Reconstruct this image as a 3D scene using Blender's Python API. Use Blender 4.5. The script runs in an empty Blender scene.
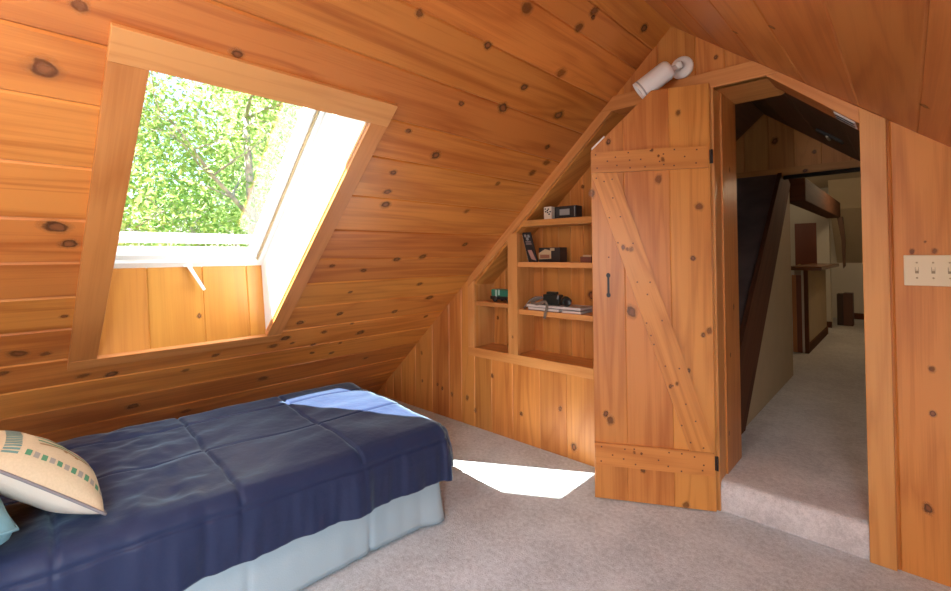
import bpy, math, random
from mathutils import Vector, Matrix, noise
R = math.radians
rng = random.Random(11)
scene = bpy.context.scene
col = scene.collection

# ------------------------------------------------------------------ helpers
class MB:
    """collects faces with uv / board id / material slot and links them as one mesh object"""
    def __init__(s): s.v = []; s.f = []; s.uv = []; s.b = []; s.m = []; s.s = []
    def face(s, pts, uv=None, bid=0.0, mat=0, smooth=False):
        i = len(s.v); s.v.extend([tuple(p) for p in pts]); s.f.append(tuple(range(i, i+len(pts))))
        s.uv.append(uv or [(0, 0)]*len(pts)); s.b.append(bid); s.m.append(mat); s.s.append(smooth)
    def hexa(s, P, bid=None, mat=0, grain=0):
        """P: 8 corners, bottom loop then top loop (each counter-clockwise seen from the top)"""
        if bid is None: bid = rng.random()
        P = [Vector(p) for p in P]
        quads = [(3,2,1,0), (4,5,6,7), (0,1,5,4), (1,2,6,5), (2,3,7,6), (3,0,4,7)]
        ax = [(P[1]-P[0]), (P[3]-P[0]), (P[4]-P[0])]
        k = max(range(3), key=lambda i: ax[i].length) if grain == 0 else grain-1
        U = ax[k].normalized()
        for q in quads:
            pts = [P[i] for i in q]
            n = (pts[1]-pts[0]).cross(pts[2]-pts[0])
            if n.length < 1e-12: n = (pts[2]-pts[0]).cross(pts[3]-pts[0])
            n = n.normalized() if n.length > 0 else Vector((0,0,1))
            V = n.cross(U)
            if V.length < .3:
                V = ax[(k+1) % 3].normalized(); UU = ax[(k+2) % 3].normalized()
                s.face(pts, [((p-P[0]).dot(UU), (p-P[0]).dot(V)) for p in pts], bid, mat)
            else:
                V.normalize()
                s.face(pts, [((p-P[0]).dot(U), (p-P[0]).dot(V)) for p in pts], bid, mat)
        return s
    def box(s, x0, x1, y0, y1, z0, z1, bid=None, mat=0, grain=0, M=None):
        P = [(x0,y0,z0),(x1,y0,z0),(x1,y1,z0),(x0,y1,z0),(x0,y0,z1),(x1,y0,z1),(x1,y1,z1),(x0,y1,z1)]
        if M is not None: P = [M @ Vector(p) for p in P]
        return s.hexa(P, bid, mat, grain)
    def prism(s, poly, fr, d0, d1, bid=None, mat=0, gdir=None):
        """poly in (a,b) of frame fr=(O,A,B,N), extruded from d0 to d1 along N; gdir = grain direction in (a,b)"""
        if bid is None: bid = rng.random()
        O, A, B, N = fr
        ar = sum(poly[i][0]*poly[(i+1) % len(poly)][1]-poly[(i+1) % len(poly)][0]*poly[i][1] for i in range(len(poly)))
        if ar < 0: poly = poly[::-1]
        flip = A.cross(B).dot(N) < 0
        g = gdir or (1, 0); gl = math.hypot(*g); g = (g[0]/gl, g[1]/gl)
        T = lambda a, b, d: O+A*a+B*b+N*d
        w = lambda a, b: (a*g[0]+b*g[1], -a*g[1]+b*g[0])
        lo, hi = min(d0, d1), max(d0, d1)
        def add(pts, uv):
            if flip: pts, uv = pts[::-1], uv[::-1]
            s.face(pts, uv, bid, mat)
        add([T(a, b, hi) for a, b in poly], [w(a, b) for a, b in poly])
        add([T(a, b, lo) for a, b in poly[::-1]], [w(a, b) for a, b in poly[::-1]])
        for i in range(len(poly)):
            p, q = poly[i], poly[(i+1) % len(poly)]
            wp, wq = w(*p), w(*q)
            add([T(*p, lo), T(*q, lo), T(*q, hi), T(*p, hi)],
                [(wp[0], wp[1]+lo), (wq[0], wq[1]+lo), (wq[0], wq[1]+hi), (wp[0], wp[1]+hi)])
        return s
    def tube(s, path, rad, n=12, mat=0, caps=True, smooth=True):
        path = [Vector(p) for p in path]; rad = rad if isinstance(rad, (list, tuple)) else [rad]*len(path)
        rings = []; up = None
        for i, p in enumerate(path):
            t = (path[min(i+1, len(path)-1)]-path[max(i-1, 0)]).normalized()
            if up is None: up = Vector((0,0,1)) if abs(t.z) < .9 else Vector((1,0,0))
            a = t.cross(up).normalized(); b = a.cross(t).normalized(); up = b
            rings.append([p+(a*math.cos(2*math.pi*k/n)+b*math.sin(2*math.pi*k/n))*rad[i] for k in range(n)])
        s.rings(rings, mat, smooth, caps)
        return s
    def rings(s, rings, mat=0, smooth=True, caps=True, closed=True):
        base = len(s.v); n = len(rings[0])
        for r in rings: s.v.extend([tuple(p) for p in r])
        for i in range(len(rings)-1):
            for k in range(n if closed else n-1):
                a = base+i*n+k; b = base+i*n+(k+1) % n
                s.f.append((a, b, b+n, a+n)); s.uv.append([(k/n, i)]*4); s.b.append(0); s.m.append(mat); s.s.append(smooth)
        if caps:
            for r, rev in ((0, True), (len(rings)-1, False)):
                idx = [base+r*n+k for k in range(n)]
                s.f.append(tuple(idx[::-1] if rev else idx)); s.uv.append([(0, 0)]*n); s.b.append(0); s.m.append(mat); s.s.append(False)
        return s
    def lathe(s, prof, O, axis, n=24, mat=0):
        O = Vector(O); ax = Vector(axis).normalized()
        a = ax.orthogonal().normalized(); b = ax.cross(a)
        s.rings([[O+ax*h+(a*math.cos(2*math.pi*k/n)+b*math.sin(2*math.pi*k/n))*r for k in range(n)] for r, h in prof], mat, True, True)
        return s
    def build(s, name, mats, parent=None, bevel=0, origin=None):
        me = bpy.data.meshes.new(name)
        me.from_pydata(s.v, [], s.f); me.update()
        uvl = me.uv_layers.new(name='UVMap')
        flat = [c for u in s.uv for p in u for c in p]
        uvl.data.foreach_set('uv', flat)
        at = me.attributes.new('bid', 'FLOAT', 'FACE'); at.data.foreach_set('value', s.b)
        me.polygons.foreach_set('material_index', s.m); me.polygons.foreach_set('use_smooth', s.s)
        mats = mats if isinstance(mats, (list, tuple)) else [mats]
        for m in mats: me.materials.append(m)
        o = bpy.data.objects.new(name, me); col.objects.link(o)
        if parent is not None:
            o.parent = parent; pm = parent.matrix_basis
            if parent.parent is not None: pm = parent.parent.matrix_basis @ parent.matrix_parent_inverse @ pm
            o.matrix_parent_inverse = pm.inverted()
        if bevel:
            import bmesh
            bm = bmesh.new(); bm.from_mesh(me); bmesh.ops.remove_doubles(bm, verts=bm.verts, dist=1e-5); bm.to_mesh(me); bm.free()
            md = o.modifiers.new('bevel', 'BEVEL'); md.width = bevel; md.segments = 2; md.limit_method = 'ANGLE'; md.angle_limit = R(35)
        return o

def empty(name, loc):
    o = bpy.data.objects.new(name, None); col.objects.link(o); o.location = loc; o.empty_display_size = .05
    return o
def tag(o, label=None, cat=None, group=None, kind=None):
    if label: o['label'] = label
    if cat: o['category'] = cat
    if group: o['group'] = group
    if kind: o['kind'] = kind
    return o
def struct(o, label=None, cat=None): return tag(o, label, cat, None, 'structure')

def clip(poly, n, d):
    """keep n.p <= d"""
    out = []
    for i in range(len(poly)):
        p, q = poly[i], poly[(i+1) % len(poly)]
        a, b = n[0]*p[0]+n[1]*p[1]-d, n[0]*q[0]+n[1]*q[1]-d
        if a <= 0: out.append(p)
        if (a < 0 < b) or (b < 0 < a):
            t = a/(a-b); out.append((p[0]+(q[0]-p[0])*t, p[1]+(q[1]-p[1])*t))
    return out
def planks(mb, polys, seams, fr, seed=0, back=.06, g=.0045, dep=.005, mat=0):
    """polys: convex (u,v), u along the boards; each board gets bevelled sides that meet in a V groove"""
    O, U, V, N = fr; r = random.Random(seed)
    flip = U.cross(V).dot(N) < 0
    def put(poly, dfun, bid, off):
        if len(poly) < 3: return
        ar = sum(poly[i][0]*poly[(i+1) % len(poly)][1]-poly[(i+1) % len(poly)][0]*poly[i][1] for i in range(len(poly)))
        if abs(ar) < 1e-8: return
        if (ar < 0) != flip: poly = poly[::-1]
        mb.face([O+U*a+V*b-N*dfun(b) for a, b in poly], [(a+off, b) for a, b in poly], bid, mat)
    for i in range(len(seams)-1):
        v0, v1 = seams[i], seams[i+1]; bid = r.random(); off = r.uniform(0, 30)
        for P in polys:
            c = lambda lo, hi: clip(clip(P, (0, 1), hi), (0, -1), -lo)
            put(c(v0+g, v1-g), lambda b: 0, bid, off)
            put(c(v0, v0+g), lambda b: dep*(v0+g-b)/g, bid, off)
            put(c(v1-g, v1), lambda b: dep*(b-v1+g)/g, bid, off)
    if back:
        for P in polys:
            ar = sum(P[i][0]*P[(i+1) % len(P)][1]-P[(i+1) % len(P)][0]*P[i][1] for i in range(len(P)))
            Q = P if (ar < 0) != flip else P[::-1]
            mb.face([O+U*a+V*b-N*back for a, b in Q], [(a, b) for a, b in Q], .5, mat)
            for k in range(len(P)):
                p, q = P[k], P[(k+1) % len(P)]
                mb.face([O+U*p[0]+V*p[1]-N*.006, O+U*q[0]+V*q[1]-N*.006, O+U*q[0]+V*q[1]-N*back, O+U*p[0]+V*p[1]-N*back], None, .5, mat)
def knots(mb, pts, fr, mat=1, sz=(.014, .026), asp=1.5, seed=3, lift=.0006):
    O, U, V, N = fr; r = random.Random(seed)
    flip = U.cross(V).dot(N) < 0
    for kp in pts:
        u, v = kp[0], kp[1]
        ry = (kp[2] if len(kp) > 2 else r.uniform(*sz))*1.55; rx = ry*r.uniform(1.1, asp); n = 18; bid = r.random()
        tilt = r.uniform(-.35, .35); ct, st = math.cos(tilt), math.sin(tilt)
        ring = [(math.cos(2*math.pi*k/n), math.sin(2*math.pi*k/n)) for k in range(n)]
        for k in range(n):
            a, b = ring[k], ring[(k+1) % n]
            if flip: a, b = b, a
            pp = lambda q: O+U*(u+q[0]*rx*ct-q[1]*ry*st)+V*(v+q[0]*rx*st+q[1]*ry*ct)+N*lift
            mb.face([pp((0, 0)), pp(a), pp(b)], [(0, 0), a, b], bid, mat)

# ------------------------------------------------------------------ materials
def mat_new(name):
    m = bpy.data.materials.new(name); m.use_nodes = True; nt = m.node_tree; nt.nodes.clear()
    out = nt.nodes.new('ShaderNodeOutputMaterial'); p = nt.nodes.new('ShaderNodeBsdfPrincipled')
    nt.links.new(p.outputs[0], out.inputs[0]); return m, nt, p, out
def N(nt, t, **kw):
    n = nt.nodes.new(t)
    for k, v in kw.items(): setattr(n, k, v)
    return n
def mth(nt, op, a, b=None, c=None):
    n = N(nt, 'ShaderNodeMath', operation=op)
    for i, x in enumerate((a, b, c)):
        if x is None: continue
        if isinstance(x, (int, float)): n.inputs[i].default_value = x
        else: nt.links.new(x, n.inputs[i])
    return n.outputs[0]
def ramp(nt, fac, stops, interp='LINEAR'):
    n = N(nt, 'ShaderNodeValToRGB'); cr = n.color_ramp; cr.interpolation = interp
    while len(cr.elements) < len(stops): cr.elements.new(.5)
    for e, (p, c) in zip(cr.elements, stops):
        e.position = p; e.color = (*c, 1) if len(c) == 3 else c
    if fac is not None: nt.links.new(fac, n.inputs[0])
    return n.outputs[0]
def mixc(nt, fac, a, b, mode='MIX'):
    n = N(nt, 'ShaderNodeMix', data_type='RGBA', blend_type=mode)
    for i, x in ((0, fac), (6, a), (7, b)):
        if isinstance(x, (int, float)): n.inputs[i].default_value = x
        elif isinstance(x, tuple): n.inputs[i].default_value = (*x, 1)
        else: nt.links.new(x, n.inputs[i])
    return n.outputs[2]
def plain(name, c, rough=.5, metal=0, spec=.5, var=0, bump=0, scale=60):
    m, nt, p, out = mat_new(name)
    p.inputs['Base Color'].default_value = (*c, 1); p.inputs['Roughness'].default_value = rough
    p.inputs['Metallic'].default_value = metal; p.inputs['Specular IOR Level'].default_value = spec
    if var or bump:
        tc = N(nt, 'ShaderNodeTexCoord'); no = N(nt, 'ShaderNodeTexNoise'); no.inputs['Scale'].default_value = scale
        no.inputs['Detail'].default_value = 3
        nt.links.new(tc.outputs['Object'], no.inputs['Vector'])
        if var:
            nt.links.new(ramp(nt, no.outputs[0], [(.3, tuple(x*(1-var) for x in c)), (.7, tuple(min(1, x*(1+var)) for x in c))]), p.inputs['Base Color'])
        if bump:
            b = N(nt, 'ShaderNodeBump'); b.inputs['Strength'].default_value = bump; b.inputs['Distance'].default_value = .004
            nt.links.new(no.outputs[0], b.inputs['Height']); nt.links.new(b.outputs[0], p.inputs['Normal'])
    return m
def pine(name, light, dark, rough=.36, tint=.16, spec=.45, contrast=1.0):
    m, nt, p, out = mat_new(name)
    uv = N(nt, 'ShaderNodeUVMap', uv_map='UVMap'); at = N(nt, 'ShaderNodeAttribute', attribute_name='bid')
    sp = N(nt, 'ShaderNodeSeparateXYZ'); nt.links.new(uv.outputs[0], sp.inputs[0])
    bid = at.outputs['Fac']
    def vec(su, sv, sb):
        c = N(nt, 'ShaderNodeCombineXYZ')
        nt.links.new(mth(nt, 'MULTIPLY', sp.outputs[0], su), c.inputs[0]); nt.links.new(mth(nt, 'MULTIPLY', sp.outputs[1], sv), c.inputs[1])
        nt.links.new(mth(nt, 'MULTIPLY', bid, sb), c.inputs[2]); return c.outputs[0]
    def noi(v, sc, det, dis=0, ro=.5):
        n = N(nt, 'ShaderNodeTexNoise'); n.inputs['Scale'].default_value = sc; n.inputs['Detail'].default_value = det
        n.inputs['Distortion'].default_value = dis; n.inputs['Roughness'].default_value = ro; nt.links.new(v, n.inputs['Vector']); return n.outputs[0]
    # growth rings: slices through a slowly wandering field stretched along the board
    fld = noi(vec(.55, 5.5, 41.0), 1.0, 2.0, .5)
    rings = mth(nt, 'PINGPONG', mth(nt, 'MULTIPLY', fld, 11.0), 1.0)
    rings = mth(nt, 'POWER', rings, 1.6)
    fine = noi(vec(4.0, 190.0, 77.0), 1.0, 3.0, 0, .6)
    broad = noi(vec(1.1, 3.2, 23.0), 1.0, 2.0)
    streak = mth(nt, 'POWER', noi(vec(.9, 46.0, 131.0), 1.0, 3.0, .3, .55), 2.2)
    f = mth(nt, 'ADD', mth(nt, 'ADD', mth(nt, 'MULTIPLY', rings, .46*contrast), mth(nt, 'MULTIPLY', mth(nt, 'SUBTRACT', streak, .2), .9*contrast)), mth(nt, 'MULTIPLY', mth(nt, 'SUBTRACT', fine, .5), .55*contrast))
    f = mth(nt, 'ADD', f, mth(nt, 'MULTIPLY', mth(nt, 'SUBTRACT', broad, .5), 1.1*contrast))
    mid = tuple((a+b)/2 for a, b in zip(light, dark))
    c = ramp(nt, f, [(.0, light), (.38, mid), (.95, dark)])
    hs = N(nt, 'ShaderNodeHueSaturation')
    nt.links.new(c, hs.inputs['Color'])
    nt.links.new(mth(nt, 'ADD', mth(nt, 'MULTIPLY', bid, tint*1.6), 1-tint*.8), hs.inputs['Value'])
    b2 = mth(nt, 'FRACT', mth(nt, 'MULTIPLY', bid, 7.31))
    nt.links.new(mth(nt, 'ADD', mth(nt, 'MULTIPLY', b2, .009), .4955), hs.inputs['Hue'])
    nt.links.new(hs.outputs[0], p.inputs['Base Color'])
    p.inputs['Roughness'].default_value = rough; p.inputs['Specular IOR Level'].default_value = spec
    bp = N(nt, 'ShaderNodeBump'); bp.inputs['Strength'].default_value = .12; bp.inputs['Distance'].default_value = .001
    nt.links.new(mth(nt, 'ADD', fine, mth(nt, 'MULTIPLY', broad, 2.5)), bp.inputs['Height']); nt.links.new(bp.outputs[0], p.inputs['Normal'])
    return m
def knot_mat(name, core, ring, halo):
    m, nt, p, out = mat_new(name)
    uv = N(nt, 'ShaderNodeUVMap', uv_map='UVMap'); at = N(nt, 'ShaderNodeAttribute', attribute_name='bid')
    ln = N(nt, 'ShaderNodeVectorMath', operation='LENGTH'); nt.links.new(uv.outputs[0], ln.inputs[0])
    va = N(nt, 'ShaderNodeVectorMath', operation='ADD'); nt.links.new(uv.outputs[0], va.inputs[0])
    cb = N(nt, 'ShaderNodeCombineXYZ'); nt.links.new(mth(nt, 'MULTIPLY', at.outputs['Fac'], 60), cb.inputs[2]); nt.links.new(cb.outputs[0], va.inputs[1])
    no = N(nt, 'ShaderNodeTexNoise'); no.inputs['Scale'].default_value = 1.6; no.inputs['Detail'].default_value = 3; nt.links.new(va.outputs[0], no.inputs['Vector'])
    r = mth(nt, 'ADD', ln.outputs['Value'], mth(nt, 'MULTIPLY', mth(nt, 'SUBTRACT', no.outputs[0], .5), .62))
    c = ramp(nt, r, [(0, core), (.30, tuple(x*.8 for x in core)), (.40, ring), (.47, ring), (.58, halo), (1, halo)])
    nt.links.new(c, p.inputs['Base Color']); p.inputs['Roughness'].default_value = .35
    al0 = ramp(nt, r, [(0, (1, 1, 1)), (.48, (.95, .95, .95)), (.60, (.42, .42, .42)), (.93, (0, 0, 0))])
    al = mth(nt, 'MULTIPLY', al0, mth(nt, 'ADD', .52, mth(nt, 'MULTIPLY', mth(nt, 'FRACT', mth(nt, 'MULTIPLY', at.outputs['Fac'], 5.37)), .48)))
    tr = N(nt, 'ShaderNodeBsdfTransparent'); mx = N(nt, 'ShaderNodeMixShader')
    nt.links.new(al, mx.inputs[0]); nt.links.new(tr.outputs[0], mx.inputs[1]); nt.links.new(p.outputs[0], mx.inputs[2]); nt.links.new(mx.outputs[0], out.inputs[0])
    return m
def carpet(name, c1, c2):
    m, nt, p, out = mat_new(name)
    tc = N(nt, 'ShaderNodeTexCoord')
    n1 = N(nt, 'ShaderNodeTexNoise'); n1.inputs['Scale'].default_value = 170; n1.inputs['Detail'].default_value = 3
    n2 = N(nt, 'ShaderNodeTexNoise'); n2.inputs['Scale'].default_value = 5; n2.inputs['Detail'].default_value = 5
    n3 = N(nt, 'ShaderNodeTexNoise'); n3.inputs['Scale'].default_value = 45; n3.inputs['Detail'].default_value = 3
    for n in (n1, n2, n3): nt.links.new(tc.outputs['Object'], n.inputs['Vector'])
    f = mth(nt, 'ADD', mth(nt, 'MULTIPLY', n1.outputs[0], .45), mth(nt, 'ADD', mth(nt, 'MULTIPLY', n2.outputs[0], .32), mth(nt, 'MULTIPLY', n3.outputs[0], .4)))
    nt.links.new(ramp(nt, f, [(.44, c2), (.70, c1)]), p.inputs['Base Color'])
    p.inputs['Roughness'].default_value = .95; p.inputs['Specular IOR Level'].default_value = .1
    p.inputs['Sheen Weight'].default_value = .15
    b = N(nt, 'ShaderNodeBump'); b.inputs['Strength'].default_value = .6; b.inputs['Distance'].default_value = .006
    nt.links.new(mth(nt, 'ADD', n1.outputs[0], mth(nt, 'MULTIPLY', n3.outputs[0], .35)), b.inputs['Height']); nt.links.new(b.outputs[0], p.inputs['Normal'])
    return m

M_ceil = pine('pine_ceiling', (.60, .222, .048), (.33, .078, .012), rough=.33, tint=.16, contrast=.88)
M_gab = pine('pine_gable', (.62, .255, .062), (.39, .118, .022), rough=.4, tint=.16)
M_ceilR = pine('pine_ceiling_right_shaded', (.50, .185, .046), (.32, .085, .017), rough=.4, tint=.10)  # same pine darkened, weaker bounce light put into the colour
M_door = pine('pine_door', (.65, .280, .068), (.42, .135, .026), rough=.38, tint=.12)
M_trim = pine('pine_trim', (.66, .315, .098), (.50, .195, .048), rough=.38, tint=.10)
M_case = pine('pine_casing', (.57, .225, .062), (.40, .13, .028), rough=.38, tint=.10)
M_far = pine('pine_passage', (.64, .31, .10), (.46, .19, .05), rough=.5, tint=.12)
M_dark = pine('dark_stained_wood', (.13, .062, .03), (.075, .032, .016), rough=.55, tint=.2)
M_beam = pine('beam_wood', (.13, .05, .025), (.07, .027, .014), rough=.8, tint=.2, spec=.2)
M_knot = knot_mat('knot', (.30, .11, .04), (.085, .03, .012), (.46, .19, .055))
M_carpet = carpet('carpet', (.68, .74, .78), (.40, .44, .47))
M_white = plain('white_paint', (.86, .86, .84), .35)
M_vinyl = plain('white_window_vinyl', (.85, .855, .85), .3)
M_lamp = plain('white_enamel', (.82, .82, .80), .35)
M_black = plain('black_iron', (.02, .018, .017), .5)
M_char = plain('charcoal_board', (.17, .13, .12), .7, var=.2, scale=6)
M_cream = plain('cream_plaster', (.47, .37, .24), .8, var=.04, scale=5, bump=.05)
M_post = plain('offwhite_plaster', (.68, .64, .55), .8)
M_ivory = plain('ivory_plastic', (.74, .66, .45), .35)
M_ivd = plain('ivory_shadow_gap', (.30, .24, .13), .5)
M_screw = plain('ivory_screw', (.45, .37, .22), .3, metal=.4)

# ------------------------------------------------------------------ room geometry (metres; camera at x=y=0)
X, Y, Z = Vector((1,0,0)), Vector((0,1,0)), Vector((0,0,1))
KL, BL = .92, 3.382            # left roof slope  z = KL x + BL
KR, BR = -.796, 1.804          # right roof slope z = KR x + BR
aL, aR = math.atan(KL), math.atan(-KR)
XF = -BL/KL                    # where the left slope meets the floor
RX = (BR-BL)/(KL-KR); RZ = KL*RX+BL
GY = 2.575                     # gable wall
YB = -2.4                      # wall behind the camera
XR = 1.5                       # right knee wall
upL = Vector((math.cos(aL), 0, math.sin(aL))); nL = Vector((-math.sin(aL), 0, math.cos(aL)))   # outward
frL = (Vector((XF, 0, 0)), Y, upL, -nL)
LT = (RX-XF)/math.cos(aL)
# skylight frame on the left slope
SC = Vector((-2.2035, .753, KL*-2.2035+BL)); th = R(1.5)
eu = Y.copy(); ew = (upL*math.cos(th)-Y*math.sin(th)).normalized()
SA, SB = .388, .755            # half width, half length of the opening
def sk(a, w, d=0): return SC+eu*a+ew*w+nL*d
def to_uv(p): q = p-frL[0]; return (q.dot(Y), q.dot(upL))
# ceiling_left boards with a rectangular hole
def hole_polys(outer, hc, hu, hw, A, B):
    d0 = hc[0]*hu[0]+hc[1]*hu[1]; d1 = hc[0]*hw[0]+hc[1]*hw[1]; ng = lambda n: (-n[0], -n[1])
    top = clip(outer, ng(hw), -(d1+B)); bot = clip(outer, hw, d1-B)
    mid = clip(clip(outer, hw, d1+B), ng(hw), -(d1-B))
    return [p for p in (top, bot, clip(mid, hu, d0-A), clip(mid, ng(hu), -(d0+A))) if len(p) > 2]
hu = (math.cos(th), math.sin(th)); hw = (0, 1)
outerL = [(YB, 0), (GY+.02, 0), (GY+.02, LT), (YB, LT)]
polysL = hole_polys(outerL, to_uv(SC), hu, hw, SA+.006, SB+.006)
seamL = [-.01, .17, .385, .60, .82, 1.037, 1.25, 1.475, 1.688, 1.89, 2.11, 2.345, 2.585, 2.785, 3.01, 3.243, 3.472, 3.60, LT+.02]
mb = MB(); planks(mb, polysL, seamL, frL, seed=5, back=.30, g=.007, dep=.0065)
KNL = [(1.561,3.438,.026),(1.943,3.577),(1.964,3.555,.012),(2.369,3.654,.022),(1.92,3.487),(1.479,3.235),(1.103,3.231),(2.01,3.27,.026),(1.835,3.134),(1.789,3.001),
 (1.527,2.953,.012),(2.219,3.068),(2.326,2.864),(1.564,2.655),(1.334,2.752,.012),(1.381,2.514),(1.411,2.391),(2.139,2.547),(2.047,2.31),(2.368,2.67),
 (2.426,2.762),(.176,2.881),(.12,2.678,.03),(.562,2.877,.016),(.186,2.077,.028),(.228,1.993,.022),(.246,1.566,.012),(.121,1.337),(.206,1.313),
 (.353,1.092),(.08,1.205),(1.339,1.834,.014),(1.563,1.788),(1.567,1.585,.012),(1.589,1.368,.02),(1.344,1.32,.02),(1.304,1.17,.02),(1.556,1.181),(1.867,1.108,.024),
 (1.249,1.102),(1.37,1.104,.012),(1.532,1.045,.014),(1.748,1.011,.014),(1.566,.942,.014),(1.731,.896,.016),(1.739,1.237,.012),(.462,1.067,.022),(.797,.986,.016),
 (.926,1.097,.016),(1.447,2.306),(1.758,1.879),(2.1,1.62),(2.3,1.45),(2.05,1.32),(1.95,1.9),(2.25,2.02),(2.42,1.2),(2.1,.72),(1.3,.72),(.6,.7),(.9,.5),
 (-.4,2.5),(-.9,1.9),(-.6,3.1),(-1.3,2.7),(-1.8,2.2),(-.3,1.3),(-1.1,1.2),(1.1,3.45),(.75,3.45)]
knots(mb, KNL, frL, seed=8)
struct(mb.build('ceiling_left', [M_ceil, M_knot]))
# right slope
upR = Vector((-math.cos(aR), 0, math.sin(aR))); nR = Vector((math.sin(aR), 0, math.cos(aR)))
acr = lambda v: v                       # v = x / cos
frR = (Vector((0, 0, BR)), Y, Vector((math.cos(aR), 0, -math.sin(aR))), -nR)
v0, v1 = RX/math.cos(aR), XR/math.cos(aR)
RW = (-1.45, -.35, .36, 1.16)          # unseen roof opening, added behind the camera for fill light: y0, y1, v0, v1
oR = [(YB, v0), (GY+.02, v0), (GY+.02, v1), (YB, v1)]
rw_c = ((RW[0]+RW[1])/2, (RW[2]+RW[3])/2)
mb = MB(); planks(mb, hole_polys(oR, rw_c, (1, 0), (0, 1), (RW[1]-RW[0])/2, (RW[3]-RW[2])/2),
    [v0-.01, -1.0, -.87, -.645, -.42, -.178, .048, .275, .50, .73, .96, 1.19, 1.42, 1.65, v1+.02], frR, seed=9, back=.12)
knots(mb, [(1.824,-.41,.012),(2.111,-.64,.012),(2.073,.063,.013),(1.4,-.3),(.9,.2),(.3,-.5),(1.2,.5),(-.4,.4),(-1.2,-.3),(2.1,.35)], frR, seed=4)
struct(mb.build('ceiling_right', [M_ceilR, M_knot]))
w2 = MB()
for a in ((RW[0]-.06, RW[0], RW[2]-.06, RW[3]+.06), (RW[1], RW[1]+.06, RW[2]-.06, RW[3]+.06), (RW[0], RW[1], RW[2]-.06, RW[2]), (RW[0], RW[1], RW[3], RW[3]+.06)):
    w2.prism([(a[0], a[2]), (a[1], a[2]), (a[1], a[3]), (a[0], a[3])], frR, -.13, .018)
struct(w2.build('fill_window', M_case))  # frame of the added, unseen window that holds the fill light
rc = MB(); rc.box(RX-.25, RX+.25, YB, 4.95, RZ+.008, RZ+.42); struct(rc.build('ridge_light_block', M_white))  # unseen block added over the ridge to stop sun leaking in
# gable wall: u = height, v = x
frG = (Vector((0, GY, 0)), Z, X, -Y)
zl = lambda x: KL*x+BL
zr = lambda x: KR*x+BR
HD = 2.142                     # underside of the door header
P = [[(0, XF), (0, -2.40), (zl(-2.40), -2.40)],
     [(0, -2.40), (0, -.717), (.6, -.717), (.6, -2.40)],
     [(HD, (HD-BL)/KL), (HD, (HD-BR)/KR), (RZ, RX)],
     [(zl(-2.40)-.075, -2.40), (zl(-2.40), -2.40), (HD, (HD-BL)/KL), (HD, -1.267)],
     [(HD, -.48), (HD, (HD-BR)/KR), (zr(-.14), -.14), (1.845, -.14)],
     [(0, -.14), (0, XR), (zr(XR), XR), (zr(-.14), -.14)],
     [(.6, -.82), (.6, -.717), (HD, -.717), (HD, -.82)]]
sg = [XF-.01, -3.53, -3.42, -3.305, -3.107, -2.891, -2.69, -2.552, -2.414, -2.244, -2.049, -1.82, -1.611, -1.40, -1.20, -1.0, -.80, -.66, -.45, -.25, -.045, .24, .46, .69, .92, 1.15, 1.38, XR+.01]
mb = MB(); planks(mb, P, sg, frG, seed=21, back=.03)
KNG = [(.469,-3.027,.012),(.24,-2.828,.012),(.219,-2.772,.012),(.194,-2.66,.014),(.201,-2.493,.016),(.123,-2.409,.013),(.412,-2.237,.014),(.196,-1.974,.014),(.236,-3.018,.01),
 (.832,.061,.010),(.657,.061,.010),(.279,.04,.014),(1.296,.013,.008),(1.298,.078,.008),(1.335,.052,.004),(1.031,.20,.013),(.08,-1.56,.02),(.30,-1.66,.012),(2.3,-.7,.01),(2.28,-1.05,.012)]
knots(mb, KNG, frG, seed=2)
struct(mb.build('wall_gable', [M_gab, M_knot]))
# right knee wall, wall behind the camera with its window opening
mb = MB(); planks(mb, [[(0, YB), (0, GY), (zr(XR), GY), (zr(XR), YB)]], [YB+.22*i for i in range(24)], (Vector((XR, 0, 0)), Z, Y, -X), seed=6)
struct(mb.build('wall_right', M_gab))
outB = [(0, XF), (0, XR), (zr(XR), XR), (RZ, RX)]
mb = MB(); planks(mb, [outB], [XF+.2*i for i in range(27)], (Vector((0, YB, 0)), Z, X, Y), seed=7)
struct(mb.build('wall_back', M_gab))
# carpeted floor
mb = MB(); mb.box(XF-.1, XR, YB, GY+.03, -.12, 0); struct(mb.build('floor', M_carpet))

# ------------------------------------------------------------------ skylight: window_1
win = struct(empty('window_1', SC), 'roof window in the sloping pine ceiling above the bed', 'window')
cs = MB(); cs.prism([(-SA-.10, SB), (SA+.085, SB), (SA+.085, SB+.107), (-SA-.10, SB+.107)], (SC, eu, ew, -nL), 0, .020, gdir=(1, 0))
cs.build('top_casing', M_trim, win, .002)
cs = MB(); cs.prism([(-SA-.10, -SB), (-SA, -SB), (-SA, SB), (-SA-.10, SB)], (SC, eu, ew, -nL), 0, .018, gdir=(0, 1)); cs.build('side_casing', M_case, win, .002)
cs = MB(); cs.prism([(SA, -SB), (SA+.085, -SB), (SA+.085, SB), (SA, SB)], (SC, eu, ew, -nL), 0, .018, gdir=(0, 1)); cs.build('side_casing', M_case, win, .002)
cs = MB(); cs.prism([(-SA-.10, -SB-.065), (SA+.085, -SB-.065), (SA+.085, -SB), (-SA-.10, -SB)], (SC, eu, ew, -nL), 0, .019, gdir=(1, 0)); cs.build('bottom_casing', M_case, win, .002)
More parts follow.
